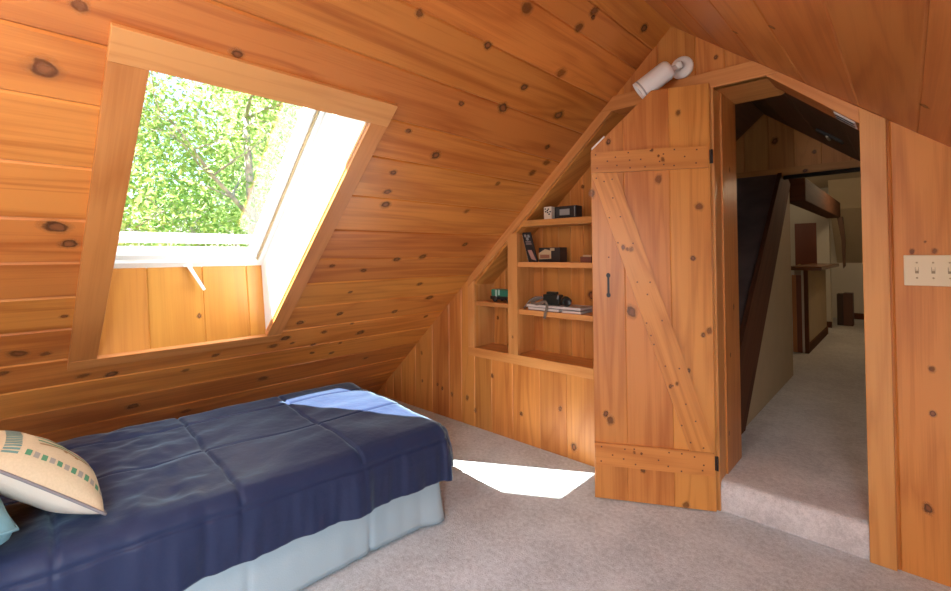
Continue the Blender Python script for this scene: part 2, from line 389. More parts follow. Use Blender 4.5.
# well: vertical board panel below, level board above, white sides
DF = .331                                       # depth of the frame behind the ceiling face
wb, wt = -SB+DF*math.tan(aL)-.072, SB
wt = SB
Lw = (sk(0, wb, DF)-sk(0, -SB)).length
pv = (sk(0, wb, DF)-sk(0, -SB)).normalized()
fp = (sk(0, -SB), pv, eu, pv.cross(eu)*(1 if pv.cross(eu).dot(X) > 0 else -1))
mb = MB(); planks(mb, [[(-.01, -SA), (Lw, -SA), (Lw, SA), (-.01, SA)]], [-SA-.01, -.18, .07, .30, SA+.02], fp, seed=33, back=.03)
knots(mb, [(.14, .045, .010)], fp, seed=5); mb.build('lower_reveal_panel', [pine('pine_reveal', (.55, .235, .042), (.42, .155, .026), .4, .06), M_knot], win)
tp = nL.copy(); Lt = DF
ft = (sk(0, SB), tp, eu, ew)
mb = MB(); mb.prism([(0, -SA), (Lt, -SA), (Lt, SA), (0, SA)], ft, 0, .03, gdir=(0, 1)); mb.build('upper_reveal_panel', M_white, win)
for s in (-1, 1):
    mb = MB(); mb.prism([(-SB, 0), (SB, 0), (wt, DF), (wb, DF)], (sk(s*SA, 0), ew, nL, eu*s), 0, .02, gdir=(1, 0)); mb.build('side_reveal_panel', M_white, win)
    tr = MB(); tr.prism([(-SB, -.0), (SB, -.0), (SB, .012), (-SB, .012)], (sk(s*SA, 0), ew, nL, eu*s), -.004, 0); tr.build('reveal_edge_strip', M_trim, win)
# frame ring and sash ring, parallel to the roof
def ring(name, a0, a1, w0, w1, bl, br, bb, bt, d0, d1, m):
    fr = (sk(0, 0), eu, ew, nL)
    o = MB()
    o.prism([(a0, w0), (a1, w0), (a1, w0+bb), (a0, w0+bb)], fr, d0, d1); o.prism([(a0, w1-bt), (a1, w1-bt), (a1, w1), (a0, w1)], fr, d0, d1)
    o.prism([(a0, w0+bb), (a0+bl, w0+bb), (a0+bl, w1-bt), (a0, w1-bt)], fr, d0, d1); o.prism([(a1-br, w0+bb), (a1, w0+bb), (a1, w1-bt), (a1-br, w1-bt)], fr, d0, d1)
    return o.build(name, m, win, .003)
ring('outer_frame', -SA-.02, SA+.02, wb-.02, wt+.02, .035, .046, .055, .035, DF, DF+.10, M_vinyl)
ring('sash_frame', -SA+.012, SA-.030, wb+.038, wt-.016, .022, .040, .030, .025, DF+.022, DF+.085, M_vinyl)
gk = MB(); gk.prism([(SA-.034, wb+.04), (SA-.029, wb+.04), (SA-.029, wt-.02), (SA-.034, wt-.02)], (sk(0, 0), eu, ew, nL), DF+.008, DF+.02)
gk.build('weather_gasket', plain('tan_gasket', (.45, .33, .17), .6), win)
gl, nt, p, out = mat_new('window_glass')
lw = N(nt, 'ShaderNodeLayerWeight'); lw.inputs[0].default_value = .5; tr = N(nt, 'ShaderNodeBsdfTransparent'); gs = N(nt, 'ShaderNodeBsdfGlossy'); gs.inputs['Roughness'].default_value = 0.0
tr.inputs[0].default_value = (.96, .98, .97, 1); mx = N(nt, 'ShaderNodeMixShader')
nt.links.new(mth(nt, 'ADD', mth(nt, 'MULTIPLY', mth(nt, 'POWER', lw.outputs['Facing'], 5.0), .9), .045), mx.inputs[0]); nt.links.new(tr.outputs[0], mx.inputs[1]); nt.links.new(gs.outputs[0], mx.inputs[2]); nt.links.new(mx.outputs[0], out.inputs[0])
gp = MB()
gp.prism([(-SA+.03, wb+.06), (SA-.06, wb+.06), (SA-.06, wt-.035), (-SA+.03, wt-.035)], (sk(0, 0), eu, ew, nL), DF+.05, DF+.054); gp.build('glass_pane', gl, win)
ob = MB(); ob.prism([(-SA+.02, wb+.085), (SA-.05, wb+.085), (SA-.05, wb+.125), (-SA+.02, wb+.125)], (sk(0, 0), eu, ew, nL), DF+.09, DF+.13); ob.build('sill_reflection_bar', M_vinyl, win, .003)  # white bar added in place of the sill's reflection in the glass
hb = MB(); h0 = sk(0, -SB)+eu*.0+pv*(Lw+.012)+fp[3]*.004
hb.prism([(-.022, -.014), (.022, -.014), (.022, .02), (-.022, .02)], (h0, eu, pv, fp[3]), 0, .012)
hd = hb.build('opening_handle', M_vinyl, win, .003)
hh = MB(); hv = (Vector((.045, .066, -.135))).normalized(); hs_ = hv.cross(X).normalized(); q0 = h0+fp[3]*.008
hn = hv.cross(hs_)
hh.prism([(0, -.010), (.16, -.007), (.16, .007), (0, .010)], (q0, hv, hs_, hn), -.005, .005); hh.build('handle_lever', M_vinyl, hd, .002)

# ------------------------------------------------------------------ trims of gable
def gtrim(name, poly, d, gdir, m=M_trim, y0=0.0, bev=.002):
    o = MB(); o.prism(poly, (Vector((0, GY, 0)), X, Z, -Y), y0, d, gdir=gdir)
    return struct(o.build(name, m, None, bev))
gtrim('trim_1', [(-1.348+.0, HD), (-.48, HD), (-.425, HD), (-.532, 2.2275), (-1.255, 2.2275)], .020, (1, 0))
gtrim('trim_2', [(-.48, HD), (-.14, 1.845), (-.14, zr(-.14)-.001), (-.425, HD)], .018, (1, -.88))
gtrim('trim_3', [(-.14, 0), (-.055, 0), (-.055, zr(-.055)-.001), (-.14, zr(-.14)-.001)], .020, (0, 1))
gtrim('trim_4', [(-.80, 0), (-.727, 0), (-.727, HD), (-.80, HD)], .020, (0, 1))
# jambs and head of the door opening
jm = MB(); jm.box(-.745, -.712, GY-.018, GY+.095, .0, HD+.0, grain=3); struct(jm.build('trim_5', M_trim, None, .002))
jm = MB(); jm.box(-.745, -.704, GY+.095, GY+.365, .0, HD+.02, grain=3)
knots(jm, [(1.0, 2.83, .012), (1.75, 2.80, .012), (.75, 2.75, .01), (.35, 2.7, .008)], (Vector((-.704, 0, 0)), Z, Y, X), seed=12)
struct(jm.build('trim_6', [M_case, M_knot]))
jm = MB(); jm.prism([(-.712, HD), (-.48, HD), (-.14, 1.845), (-.10, 1.845), (-.10, 1.90), (-.46, HD+.06), (-.712, HD+.06)][:0] or [(-.745, HD), (-.48, HD), (-.425, HD+.03), (-.745, HD+.03)], (Vector((0, GY, 0)), X, Z, Y), .0, .365, gdir=(1, 0)); struct(jm.build('trim_7', M_trim))
jm = MB(); jm.prism([(-.48, HD), (-.14, 1.845), (-.10, 1.85), (-.425, HD+.03)], (Vector((0, GY, 0)), X, Z, Y), .0, .20, gdir=(1, -.88)); struct(jm.build('trim_8', M_case))
jm = MB(); jm.box(-.14, -.10, GY, GY+.365, 0, 1.85, grain=3); struct(jm.build('trim_9', M_trim))

# ------------------------------------------------------------------ built-in shelf in the gable wall
sh = tag(empty('built_in_shelf', (-1.6, GY, .6)), 'built-in pine shelf recessed in the wall under the roof slope, left of the plank door', 'shelf')
NB = 2.79                                        # back of the recess
frN = (Vector((0, NB, 0)), Z, X, -Y)
mb = MB(); planks(mb, [[(.58, -2.46), (.58, -.80), (HD, -.80), (HD, -1.26), (zl(-2.46)-.06, -2.46)]],
    [-2.47, -2.40, -2.285, -2.16, -2.03, -1.935, -1.80, -1.70, -1.60, -1.47, -1.30, -1.1, -.95, -.79], frN, seed=14, back=.02)
knots(mb, [(1.02, -1.545, .026), (.68, -1.50, .014), (1.75, -1.60, .013), (.80, -2.36, .012), (1.60, -1.62, .012)], frN, seed=3)
mb.build('back_panel', [M_gab, M_knot], sh)
ff = (Vector((0, GY, 0)), X, Z, -Y)
q = MB(); q.prism([(-2.46, .534), (-.80, .534), (-.80, .600), (-2.46, .600)], ff, 0, .020, gdir=(1, 0)); q.build('bottom_rail', M_trim, sh, .002)
q = MB(); q.prism([(-2.46, .600), (-2.40, .600), (-2.40, 1.099), (-2.46, 1.045)], ff, 0, .020, gdir=(0, 1)); q.build('face_stile', M_trim, sh, .002)
q = MB(); q.prism([(-2.46, 1.045), (-1.267, HD), (-1.350, HD), (-2.46, zl(-2.46)-.002)], ff, 0, .020, gdir=(1, .92)); q.build('sloping_rail', M_trim, sh, .002)
q = MB(); q.box(-2.068, -1.986, GY-.019, GY+.012, .600, zl(-2.027)-.075, grain=3); q.box(-2.04, -2.01, GY+.012, NB-.002, .600, zl(-2.03)-.08, grain=3)
knots(q, [(.72, -2.03, .008)], (Vector((0, GY-.019, 0)), Z, X, -Y), seed=9); q.build('divider', [M_trim, M_knot], sh)
q = MB(); q.box(-2.46, -.80, GY+.001, NB-.002, .575, .598); q.build('bottom_board', M_trim, sh)
q = MB(); q.box(-2.43, -2.402, GY+.001, NB-.002, .6, 1.09, grain=3); q.build('side_panel', M_trim, sh)
q = MB(); q.box(-.84, -.815, GY+.001, NB-.002, .6, HD, grain=3); q.build('side_panel', M_trim, sh)
q = MB(); q.prism([(-2.46, zl(-2.46)-.105), (-1.262, HD+.002), (-1.262, HD+.03), (-2.46, zl(-2.46)-.08)], (Vector((0, GY, 0)), X, Z, Y), .001, .213, gdir=(0, 1)); q.build('sloping_top', M_gab, sh)
q = MB(); q.box(-1.30, -.80, GY+.001, NB-.002, HD+.002, HD+.03); q.build('top_board', M_gab, sh)
for (a, b, z0, z1, yf) in ((-1.986, -.84, 1.489, 1.529, -.004), (-1.986, -.84, 1.208, 1.243, -.004), (-1.986, -.84, .882, .916, -.004), (-2.40, -2.04, .914, .946, .0)):
    q = MB(); q.box(a, b, GY+yf+.001, NB-.002, z0, z1, grain=1); q.build('shelf_board', M_trim, sh, .002)

# ------------------------------------------------------------------ plank door, swung open against the shelf
DA, DB = Vector((-.72, 2.53, 0)), Vector((-1.24, 2.25, 0))
dd = (DA-DB).normalized(); dn = Vector((dd.y, -dd.x, 0))      # towards the camera
door = struct(empty('door_1', DA), 'open pine plank door with a clipped corner and Z braces beside the shelf', 'door')
fd = (DB, Z, dd, dn)
mb = MB(); DW = .589
planks(mb, [[(.006, 0), (.006, DW), (2.160, DW), (2.148, .311), (1.848, 0)]], [-.0, .168, .394, DW+.0001], fd, seed=43, back=.026, g=.003, dep=.003)
KD = [(1.683,.34,.016),(1.533,.532,.018),(1.895,.093,.012),(1.621,.004,.016),(.992,.198,.024),(.883,.54,.010),(.905,.569,.014),(.418,.084,.018),(.174,.243,.012),(.02,.448,.016),(2.02,.44,.012),(.45,.06,.012),(1.27,.5,.012),(.7,.47,.008)]
knots(mb, KD, fd, seed=15)
mb.build('door_boards', [M_door, M_knot], door)
M_nail = plain('nail_head', (.10, .04, .02), .5)
NA = [(1.824,.026),(1.787,.086),(1.806,.127),(1.762,.134),(1.753,.033),(1.826,.192),(1.786,.198),(1.746,.2),(1.787,.253),(1.747,.274),(1.829,.301),(1.808,.364),(1.771,.345),(1.754,.365),(1.828,.417),(1.746,.414),(1.789,.465),(1.821,.522),(1.753,.518)]
NBR = [(1.699,.028),(1.68,.068),(1.69,.109),(1.591,.111),(1.487,.092),(1.491,.148),(1.354,.134),(1.35,.209),(1.278,.086),(1.148,.227),(1.085,.276),(1.148,.29),(.937,.27),(.952,.345),(.874,.29),(.829,.304),(.72,.357),(.712,.423),(.623,.391),(.534,.451),(.426,.43),(.452,.495),(.344,.47),(.322,.529)]
NC = [(.282,.037),(.244,.092),(.207,.034),(.229,.147),(.28,.154),(.285,.2),(.207,.205),(.24,.317),(.284,.368),(.284,.428),(.214,.363),(.196,.425),(.274,.487),(.21,.523),(.237,.529)]
def nails(o, pts, d):
    for z, s in pts:
        c = DB+Z*z+dd*s+dn*d
        o.prism([(-.0035, -.0035), (.0035, -.0035), (.0035, .0035), (-.0035, .0035)], (c, dd, Z, dn), 0, .0008, mat=1)
o = MB(); o.prism([(1.728, .003), (1.728, .573), (1.838, .573), (1.838, .003)], fd, 0.0005, .018, gdir=(0, 1))
knots(o, [(1.78, .36, .009), (1.80, .34, .006), (1.832, .31, .006)], (fd[0]+dn*.018, Z, dd, dn), seed=2, mat=2)
nails(o, NA, .018); o.build('top_batten', [M_door, M_nail, M_knot], door)
o = MB(); o.prism([(.186, .003), (.186, .579), (.300, .579), (.300, .003)], fd, 0.0005, .018, gdir=(0, 1)); nails(o, NC, .018)
knots(o, [(.268, .20, .006), (.265, .235, .006)], (fd[0]+dn*.018, Z, dd, dn), seed=2, mat=2); o.build('bottom_batten', [M_door, M_nail, M_knot], door)
o = MB(); o.prism([(1.726, .003), (1.726, .13), (.36, .575), (.302, .575), (.302, .465)], fd, 0.0005, .018, gdir=(-1.42, .45)); nails(o, NBR, .018)
knots(o, [(1.33, .16, .010), (1.32, .20, .012), (1.32, .18, .008), (.62, .38, .008), (.635, .41, .008)], (fd[0]+dn*.018, Z, dd, dn), seed=6, mat=2)
o.build('diagonal_brace', [M_door, M_nail, M_knot], door)
o = MB()                                                    # dumb-bell shaped iron plate
fs = (DB+dd*.083+Z*1.13, dd, Z, dn)
for s in (1, -1):
    o.prism([(.011*math.cos(2*math.pi*k/14), s*.052+.013*math.sin(2*math.pi*k/14)) for k in range(14)], fs, 0, .005)
o.prism([(-.0055, -.05), (.0055, -.05), (.0055, .05), (-.0055, .05)], fs, 0, .006)
o.build('latch_plate', M_black, door)
o = MB(); e = DB+Z*1.848; sl = (dd*.311+Z*.300).normalized()
o.prism([(.012, -.024), (.105, -.024), (.105, .003), (.012, .003)], (e+dn*.002, sl, dn, sl.cross(dn) if sl.cross(dn).z > 0 else -sl.cross(dn)), 0, .008); o.build('strike_strip', M_white, door)
for z in (1.785, .245):
    o = MB(); o.prism([(-.035, .584), (.035, .584), (.035, .589), (-.035, .589)], (DB+Z*z, Z, dd, dn), .0, .003)
    o.tube([DA+dd*.004+dn*.004+Z*(z-.035), DA+dd*.004+dn*.004+Z*(z+.035)], .005, 10); o.build('hinge', M_black, door)

# ------------------------------------------------------------------ wall spotlight
lp = tag(empty('wall_spotlight', (-.868, GY, 2.286)), 'white cylinder spotlight on a round plate above the plank door', 'light')
q = MB(); C0 = Vector((-.868, GY, 2.292)); q.lathe([(.060, 0), (.060, .006), (.056, .014), (.040, .019), (.0, .020)], C0, -Y, 32); q.build('wall_plate', M_lamp, lp)
ta, tb = Vector((-.895, GY-.115, 2.262)), Vector((-1.032, GY-.170, 2.160))
ax = (tb-ta).normalized(); L = (tb-ta).length
q = MB(); q.tube([C0-Y*.015, C0-Y*.05, ta+ax*.06+Vector((.012, .02, .01))], [.014, .014, .013], 14); q.lathe([(0, -.022), (.016, -.018), (.022, 0), (.016, .018), (0, .022)], C0-Y*.055, X, 16); q.build('swivel_arm', M_lamp, lp)
q = MB(); q.lathe([(.020, -.012), (.040, -.008), (.049, .004), (.052, .02), (.053, L), (.053, L+.004), (.049, L+.004), (.048, L-.03), (.036, L-.05), (.0, L-.055)], ta, ax, 32); lsd = q.build('lamp_shade', M_lamp, lp)
q = MB(); q.lathe([(.0535, L-.018), (.0542, L-.016), (.0542, L-.012), (.0535, L-.010)], ta, ax, 32); q.build('shade_band', plain('grey_band', (.35, .35, .34), .4), lsd)

# ------------------------------------------------------------------ light switch
sw = tag(empty('light_switch', (.07, GY, 1.22)), 'ivory three-gang toggle light switch plate on the pine wall right of the doorway', 'light switch')
q = MB(); q.prism([(-.0125, 1.160), (.1515, 1.160), (.1515, 1.282), (-.0125, 1.282)], ff, .001, .007); q.build('cover_plate', M_ivory, sw, .003)
for x in (.026, .073, .119):
    q = MB(); q.prism([(x-.0055, 1.209), (x+.0055, 1.209), (x+.0055, 1.234), (x-.0055, 1.234)], ff, .007, .0075, mat=1)
    q.prism([(x-.004, 1.217), (x+.004, 1.217), (x+.004, 1.231), (x-.004, 1.231)], (Vector((0, GY, 0)), X, Z, (-Y+Z*.25).normalized()), .006, .02); q.build('toggle', [M_ivory, M_ivd], sw)
    for z in (1.191, 1.252):
        q = MB(); q.lathe([(.0035, 0), (.0035, .0006), (.002, .0012), (0, .0013)], (x, GY-.007, z), -Y, 12); q.build('screw', M_screw, sw)

# ------------------------------------------------------------------ bed
bth = R(3.2)
BK = Vector((-1.70, 1.585, 0)); bt = Vector((-math.sin(bth), -math.cos(bth), 0)); bw = Vector((-math.cos(bth), math.sin(bth), 0))
def bp(w, t, z): return BK+bw*w+bt*t+Z*z
BWID, BLEN = .94, 1.93
bed = tag(empty('bed', bp(BWID/2, BLEN/2, 0)), 'low single bed with a pale blue skirt under the sloping ceiling', 'bed')
fb = (BK, bt, bw, Z)
def softbox(w0, w1, t0, t1, z0, z1, r):
    o = MB()
    def rr(ins): 
        pts = []
        for cx, cy, a0 in ((t1-r, w1-r, 0), (t0+r, w1-r, 90), (t0+r, w0+r, 180), (t1-r, w0+r, 270)):
            for k in range(7): a = R(a0+15*k); pts.append((cx+(r-ins)*math.cos(a), cy+(r-ins)*math.sin(a)))
        return pts
    o.rings([[bp(w, t, z) for t, w in rr(i)] for i, z in ((.03, z0), (.008, z0+.008), (0, z0+.03), (0, z1-.03), (.008, z1-.008), (.03, z1))])
    return o
softbox(.04, BWID-.04, .04, BLEN, .27, .425, .07).build('mattress', plain('mattress_ticking', (.75, .75, .73), .8), bed)
softbox(.05, BWID-.05, .05, BLEN, .10, .268, .05).build('box_spring', plain('box_spring_cloth', (.6, .6, .6), .9), bed)
for w in (.12, BWID-.12):
    for t in (.14, BLEN-.12):
        q = MB(); q.lathe([(.022, 0), (.022, .012), (.016, .018), (.016, .099)], bp(w, t, 0), Z, 14); q.build('leg', M_black, bed)
# skirt: pleated strip along the near side, the foot and the wall side
def perim(s, off, r=.05):
    """walk: far side (from the head) -> foot -> near side to the head; s from 0; returns point and outward normal"""
    a, b = BLEN-r, BWID-2*r; arc = math.pi*r/2
    if s < a: return (BWID, BLEN-s), (1, 0)
    s -= a
    if s < arc: ph = s/r; n = (math.cos(ph), -math.sin(ph)); return (BWID-r+r*n[0], r+r*n[1]), n
    s -= arc
    if s < b: return (BWID-r-s, 0), (0, -1)
    s -= b
    if s < arc: ph = s/r; n = (-math.sin(ph), -math.cos(ph)); return (r+r*n[0], r+r*n[1]), n
    s -= arc
    return (0, r+s), (-1, 0)
TOT = 2*(BLEN-.05)+BWID-.1+math.pi*.05
q = MB(); rows = []
NS = 460
for j in range(12):
    f = j/11; row = []
    for i in range(NS+1):
        s = TOT*i/NS
        (w, t), n = perim(s, 0)
        near = s-(BLEN-.05+BWID-.1+math.pi*.05)
        fold = .010*noise.noise((s*5.2, 3.1, 0))+.007*noise.noise((s*13, 7.7, f*.6))
        pl = 0
        for pc in (.36, .86, 1.36): pl += math.exp(-((near-pc)/.012)**2)*-.012
        outw = -.012+(fold+pl)*f**1.2*1.1+.012*f
        if 0 < near < .09 or -.12 < near <= 0: outw += .03*f*f*math.exp(-(near/.06)**2)
        hem = .014+.012*noise.noise((s*2.3, 9, 0))
        row.append(bp(w+n[0]*outw, t+n[1]*outw, .262+(max(.004, hem)-.262)*f))
    rows.append(row)
q.rings(rows[::-1], 0, True, False, False)
m_skirt = plain('pale_blue_cotton', (.34, .45, .51), .85, bump=.15, scale=220)
o = q.build('bed_skirt', m_skirt, bed); md = o.modifiers.new('solid', 'SOLIDIFY'); md.thickness = .003; md.offset = -1
o['label'] = 'pale blue pleated bed skirt'
# comforter
m_navy, nt, p, out = mat_new('navy_satin_comforter')
p.inputs['Base Color'].default_value = (.018, .028, .074, 1); p.inputs['Roughness'].default_value = .5; p.inputs['Specular IOR Level'].default_value = .22
p.inputs['Sheen Weight'].default_value = .45; p.inputs['Sheen Roughness'].default_value = .35; p.inputs['Sheen Tint'].default_value = (.58, .86, 1, 1)
tc = N(nt, 'ShaderNodeTexCoord'); n1 = N(nt, 'ShaderNodeTexNoise'); n1.inputs['Scale'].default_value = 26; n1.inputs['Detail'].default_value = 4; nt.links.new(tc.outputs['Object'], n1.inputs['Vector'])
b_ = N(nt, 'ShaderNodeBump'); b_.inputs['Strength'].default_value = .22; b_.inputs['Distance'].default_value = .012; nt.links.new(n1.outputs[0], b_.inputs['Height']); nt.links.new(b_.outputs[0], p.inputs['Normal'])
sP = [-.098, .385, .80]; sQ = [-.06, .42, .905, 1.39, 1.84]
def comf(Pc, Qc):
    """cloth coordinates: Pc across from the near edge (negative = drop), Qc along from the foot"""
    rC = .05
    w, t = min(max(Pc, 0), BWID), max(Qc, 0)
    dP = -Pc if Pc < 0 else (Pc-BWID if Pc > BWID else 0); dQ = -Qc if Qc < 0 else 0
    d = max(dP, dQ); nw = nt_ = 0; sg = -1 if Pc < 0 else 1
    if d > 0:
        if dP >= dQ: ph = .25*math.pi*(dQ/dP)
        else: ph = .5*math.pi-.25*math.pi*(dP/dQ)
        nw, nt_ = sg*math.cos(ph), -math.sin(ph)
    Rr_ = .068
    if d <= 0: outw, down = 0, 0
    elif d < Rr_*math.pi/2: outw, down = Rr_*math.sin(d/Rr_), Rr_*(1-math.cos(d/Rr_))
    else: outw, down = Rr_, Rr_+d-Rr_*math.pi/2
    # inset so that the drape hangs just outside the mattress
    w = .047+(BWID-.094)*w/BWID; t = .042+t
    sl = min(1, d/.16)
    top = .462+.022*min(1, max(0, Qc)/1.5)+.028*max(0, min(1, Pc/BWID))
    z = top-down
    # quilting: shallow channels with softly filled squares between
    cp = cq = 0
    for a in sP: cp = max(cp, math.exp(-((Pc-a-.006*noise.noise((Qc*4, a*9, 1)))/.007)**2))
    for b in sQ: cq = max(cq, math.exp(-((Qc-b-.010*noise.noise((Pc*4, b*9, 2)))/.007)**2))
    ch = max(cp, cq)
    pf = .005*(1-ch)-.006*ch
    wr = .012*noise.noise((Pc*3.1, Qc*2.2, 4.2))+.008*noise.noise((Pc*8+2*Qc, Qc*5, 1.1))
    near = math.exp(-((Qc-1.18)/.30)**2)
    wr += near*(.011*noise.noise((Pc*8+Qc*4, Qc*9-Pc*4, 7)) + .004*noise.noise((Pc*20, Qc*20, 3)))
    h = pf+wr*(1 if Qc < 3 else 0)
    s_al = (Qc if dP >= dQ else Pc)
    fold = .026*noise.noise((s_al*4.2, 1.3, .5))+.018*noise.noise((s_al*10.0, 5.0, d*2.5))+.007*noise.noise((s_al*26, 9.0, d*4))
    if dP > 0 and dQ > 0: fold += .022*math.sin(ph*6.0)
    o2 = outw+sl*(fold*(.35+.9*min(1, d/.3))+.012)+((.005*(1-cp)-.006*cp)*.8+(.004*(1-cq)-.004*cq)*.35 if d > .03 else 0)
    return bp(w+nw*o2, t+nt_*o2, z+h*(1-sl*.85)+(.010*noise.noise((s_al*2.5, 2, 2)) if d > .2 else 0))
NP, NQ = 220, 300; P0, P1, Q0, Q1 = -.285, BWID+.20, -.265, 1.90
q = MB()
q.rings([[comf(P0+(P1-P0)*i/NP, Q0+(Q1-Q0)*j/NQ) for i in range(NP+1)] for j in range(NQ+1)], 0, True, False, False)
o = tag(q.build('comforter', m_navy), 'navy blue quilted comforter spread over the single bed', 'bedding')
md = o.modifiers.new('solid', 'SOLIDIFY'); md.thickness = .010; md.offset = -1

# ------------------------------------------------------------------ pillows
def pillow_fun(hw_, hh_, T, ex, pinch=.10):
    def f(a, b, side):                         # a, b in -1..1
        e = max(0, (1-abs(a)**2.3))*max(0, (1-abs(b)**2.3))
        k = 1-pinch*(a*a*(1-b*b)*0+ (1-a*a)*b*b*.6); k2 = 1-pinch*((1-b*b)*a*a*.6)
        wr = .006*noise.noise((a*3, b*3, side*5))*e
        return (a*hw_*k2, b*hh_*k, side*(T*e**ex+wr))
    return f
def pillow(name, M, hw_, hh_, T, mats, label, piping=None, n=36, deco=(), ex=.55):
    e = tag(empty(name, M.to_translation()), label, 'pillow')
    f = pillow_fun(hw_, hh_, T, ex)
    for side, pn, mt in ((1, 'front_cover', mats[0]), (-1, 'back_cover', mats[1])):
        q = MB(); rows = [[M @ Vector(f(-1+2*i/n, -1+2*j/n, side)) for i in range(n+1)] for j in range(n+1)]
        if side < 0: rows = rows[::-1]
        q.rings(rows, 0, True, False, False)
        if side > 0:
            for k, (quads, m_, sub) in enumerate(deco): patch(q, quads, k+1, M, f, sub)
            fc = q.build(pn, [mt]+[d_[1] for d_ in deco], e)
        else: q.build(pn, mt, e)
    if piping:
        path = [(-1+2*i/n, -1) for i in range(n)]+[(1, -1+2*i/n) for i in range(n)]+[(1-2*i/n, 1) for i in range(n)]+[(-1, 1-2*i/n) for i in range(n+1)]
        q = MB(); q.tube([M @ Vector(f(a, b, 1)) for a, b in path], .0045, 8, caps=False); q.build('piping', piping, fc)
    return e, f
m_cream = plain('cream_cotton', (.59, .48, .32), .85, var=.05, bump=.2, scale=160)
m_back = plain('offwhite_cotton', (.58, .54, .46), .85, bump=.2, scale=160)
m_pipe = plain('grey_piping', (.20, .19, .20), .7)
# local axes of the cream pillow: a = towards the wall, b = down the tilt towards the foot, n = face
ca_ = Vector((-.985, .02, -.035)).normalized(); cb_ = Vector((.04, .74, -.66)).normalized(); cn_ = ca_.cross(cb_); 
if cn_.z < 0: cn_ = -cn_
cc_ = Vector((-1.825, .28, .506)) + ca_*.19 - cb_*.19
MC = Matrix((( ca_.x, cb_.x, cn_.x, cc_.x), (ca_.y, cb_.y, cn_.y, cc_.y), (ca_.z, cb_.z, cn_.z, cc_.z), (0, 0, 0, 1)))
def patch(q, quads, mi, M, f, sub=5, lift=.0012):
    for quad in quads:
        (a0, b0), (a1, b1), (a2, b2), (a3, b3) = quad
        for i in range(sub):
            for j in range(2):
                def P_(s, t):
                    a = (a0*(1-s)+a1*s)*(1-t)+(a3*(1-s)+a2*s)*t; b = (b0*(1-s)+b1*s)*(1-t)+(b3*(1-s)+b2*s)*t
                    x, y, z = f(a, b, 1); return M @ Vector((x, y, z+lift))
                pts = [P_(i/sub, j/2), P_((i+1)/sub, j/2), P_((i+1)/sub, (j+1)/2), P_(i/sub, (j+1)/2)]
                if (pts[1]-pts[0]).cross(pts[2]-pts[0]).dot(M.to_3x3() @ Vector((0, 0, 1))) < 0: pts = pts[::-1]
                q.face(pts, None, 0, mi, True)
m_green = plain('green_embroidery', (.07, .25, .13), .8); m_grey = plain('grey_embroidery', (.30, .28, .25), .8)
m_teal_e = plain('teal_embroidery', (.14, .28, .26), .8); m_brown = plain('brown_embroidery', (.32, .17, .07), .8); m_pink = plain('pink_embroidery', (.55, .25, .22), .8)
gq, yq = [], []
for k in range(12):
    b = .88-k*.118; c = (-.74, b), (-.74, b-.080), (-.60, b-.080), (-.60, b)
    (gq if k % 2 else yq).append(c)
tq = []
for k in range(13):
    a = -.76+k*.10; tq.append(((a, -.78), (a+.06, -.78), (a+.06, -.58), (a, -.58)))
def strokes(pts, w): 
    out = []
    for (a, b), (c, d) in zip(pts, pts[1:]):
        l = math.hypot(c-a, d-b); nx, ny = -(d-b)/l*w, (c-a)/l*w
        out.append(((a-nx, b-ny), (c-nx, d-ny), (c+nx, d+ny), (a+nx, b+ny)))
    return out
deco_ = [(gq, m_green, 5), (yq, m_grey, 5), (tq, m_teal_e, 2),
 (strokes([(-.22, -.34), (-.12, -.05), (-.18, .20), (-.20, .62)], .035)+strokes([(-.25, .05), (-.16, .08)], .03)+strokes([(-.27, .25), (-.18, .28)], .03), m_brown, 5),
 (strokes([(-.05, -.36), (.02, 0), (-.02, .30), (-.06, .62)], .028)+strokes([(.12, -.40), (.14, .15)], .022), m_green, 5),
 (strokes([(.22, -.38), (.24, .1), (.16, .5)], .03)+strokes([(.05, .2), (.06, .58)], .02), m_pink, 5)]
pe, pf_ = pillow('throw_pillow', MC, .185, .19, .076, (m_cream, m_back), 'cream throw pillow with green and grey checked border leaning on a teal pillow', m_pipe, deco=deco_)
# teal pillow lying flat towards the head
m_teal = plain('teal_cotton', (.11, .23, .27), .85, bump=.25, scale=150)
MT = Matrix.Translation(Vector((-2.02, -.155, .585))) @ Matrix.Rotation(R(4), 4, 'Z')
te, tf = pillow('throw_pillow', MT, .305, .215, .11, (m_teal, m_teal), 'plain teal pillow at the head of the bed behind the cream one', plain('teal_piping', (.10, .21, .25), .8), ex=.34)

# ------------------------------------------------------------------ things on the built-in shelf
def thing_box(name, label, cat, parts, loc, group=None):
    e = tag(empty(name, loc), label, cat, group)
    for pn, fn, m in parts:
        q = MB(); fn(q); q.build(pn, m, e, .0015)
    return e
m_blk = plain('black_plastic', (.022, .021, .022), .4); m_wht = plain('white_card', (.72, .66, .55), .6); m_gry = plain('grey_display', (.28, .30, .29), .3)
ts, ms, ls = 1.529, 1.243, .916
thing_box('small_box', 'small white box with black markings standing on the top shelf', 'box',
    [('carton', lambda q: q.box(-1.795, -1.735, 2.612, 2.66, ts, ts+.085), m_wht),
     ('printed_marks', lambda q: [q.box(-1.795+a, -1.795+a+.013, 2.6112, 2.612, ts+b, ts+b+.010) for a, b in ((.006, .066), (.030, .064), (.044, .046), (.008, .048), (.024, .042), (.036, .030), (.022, .055))], m_blk)], (-1.765, 2.636, ts))
def radio(q):
    q.box(-1.715, -1.555, 2.62, 2.70, ts, ts+.082)
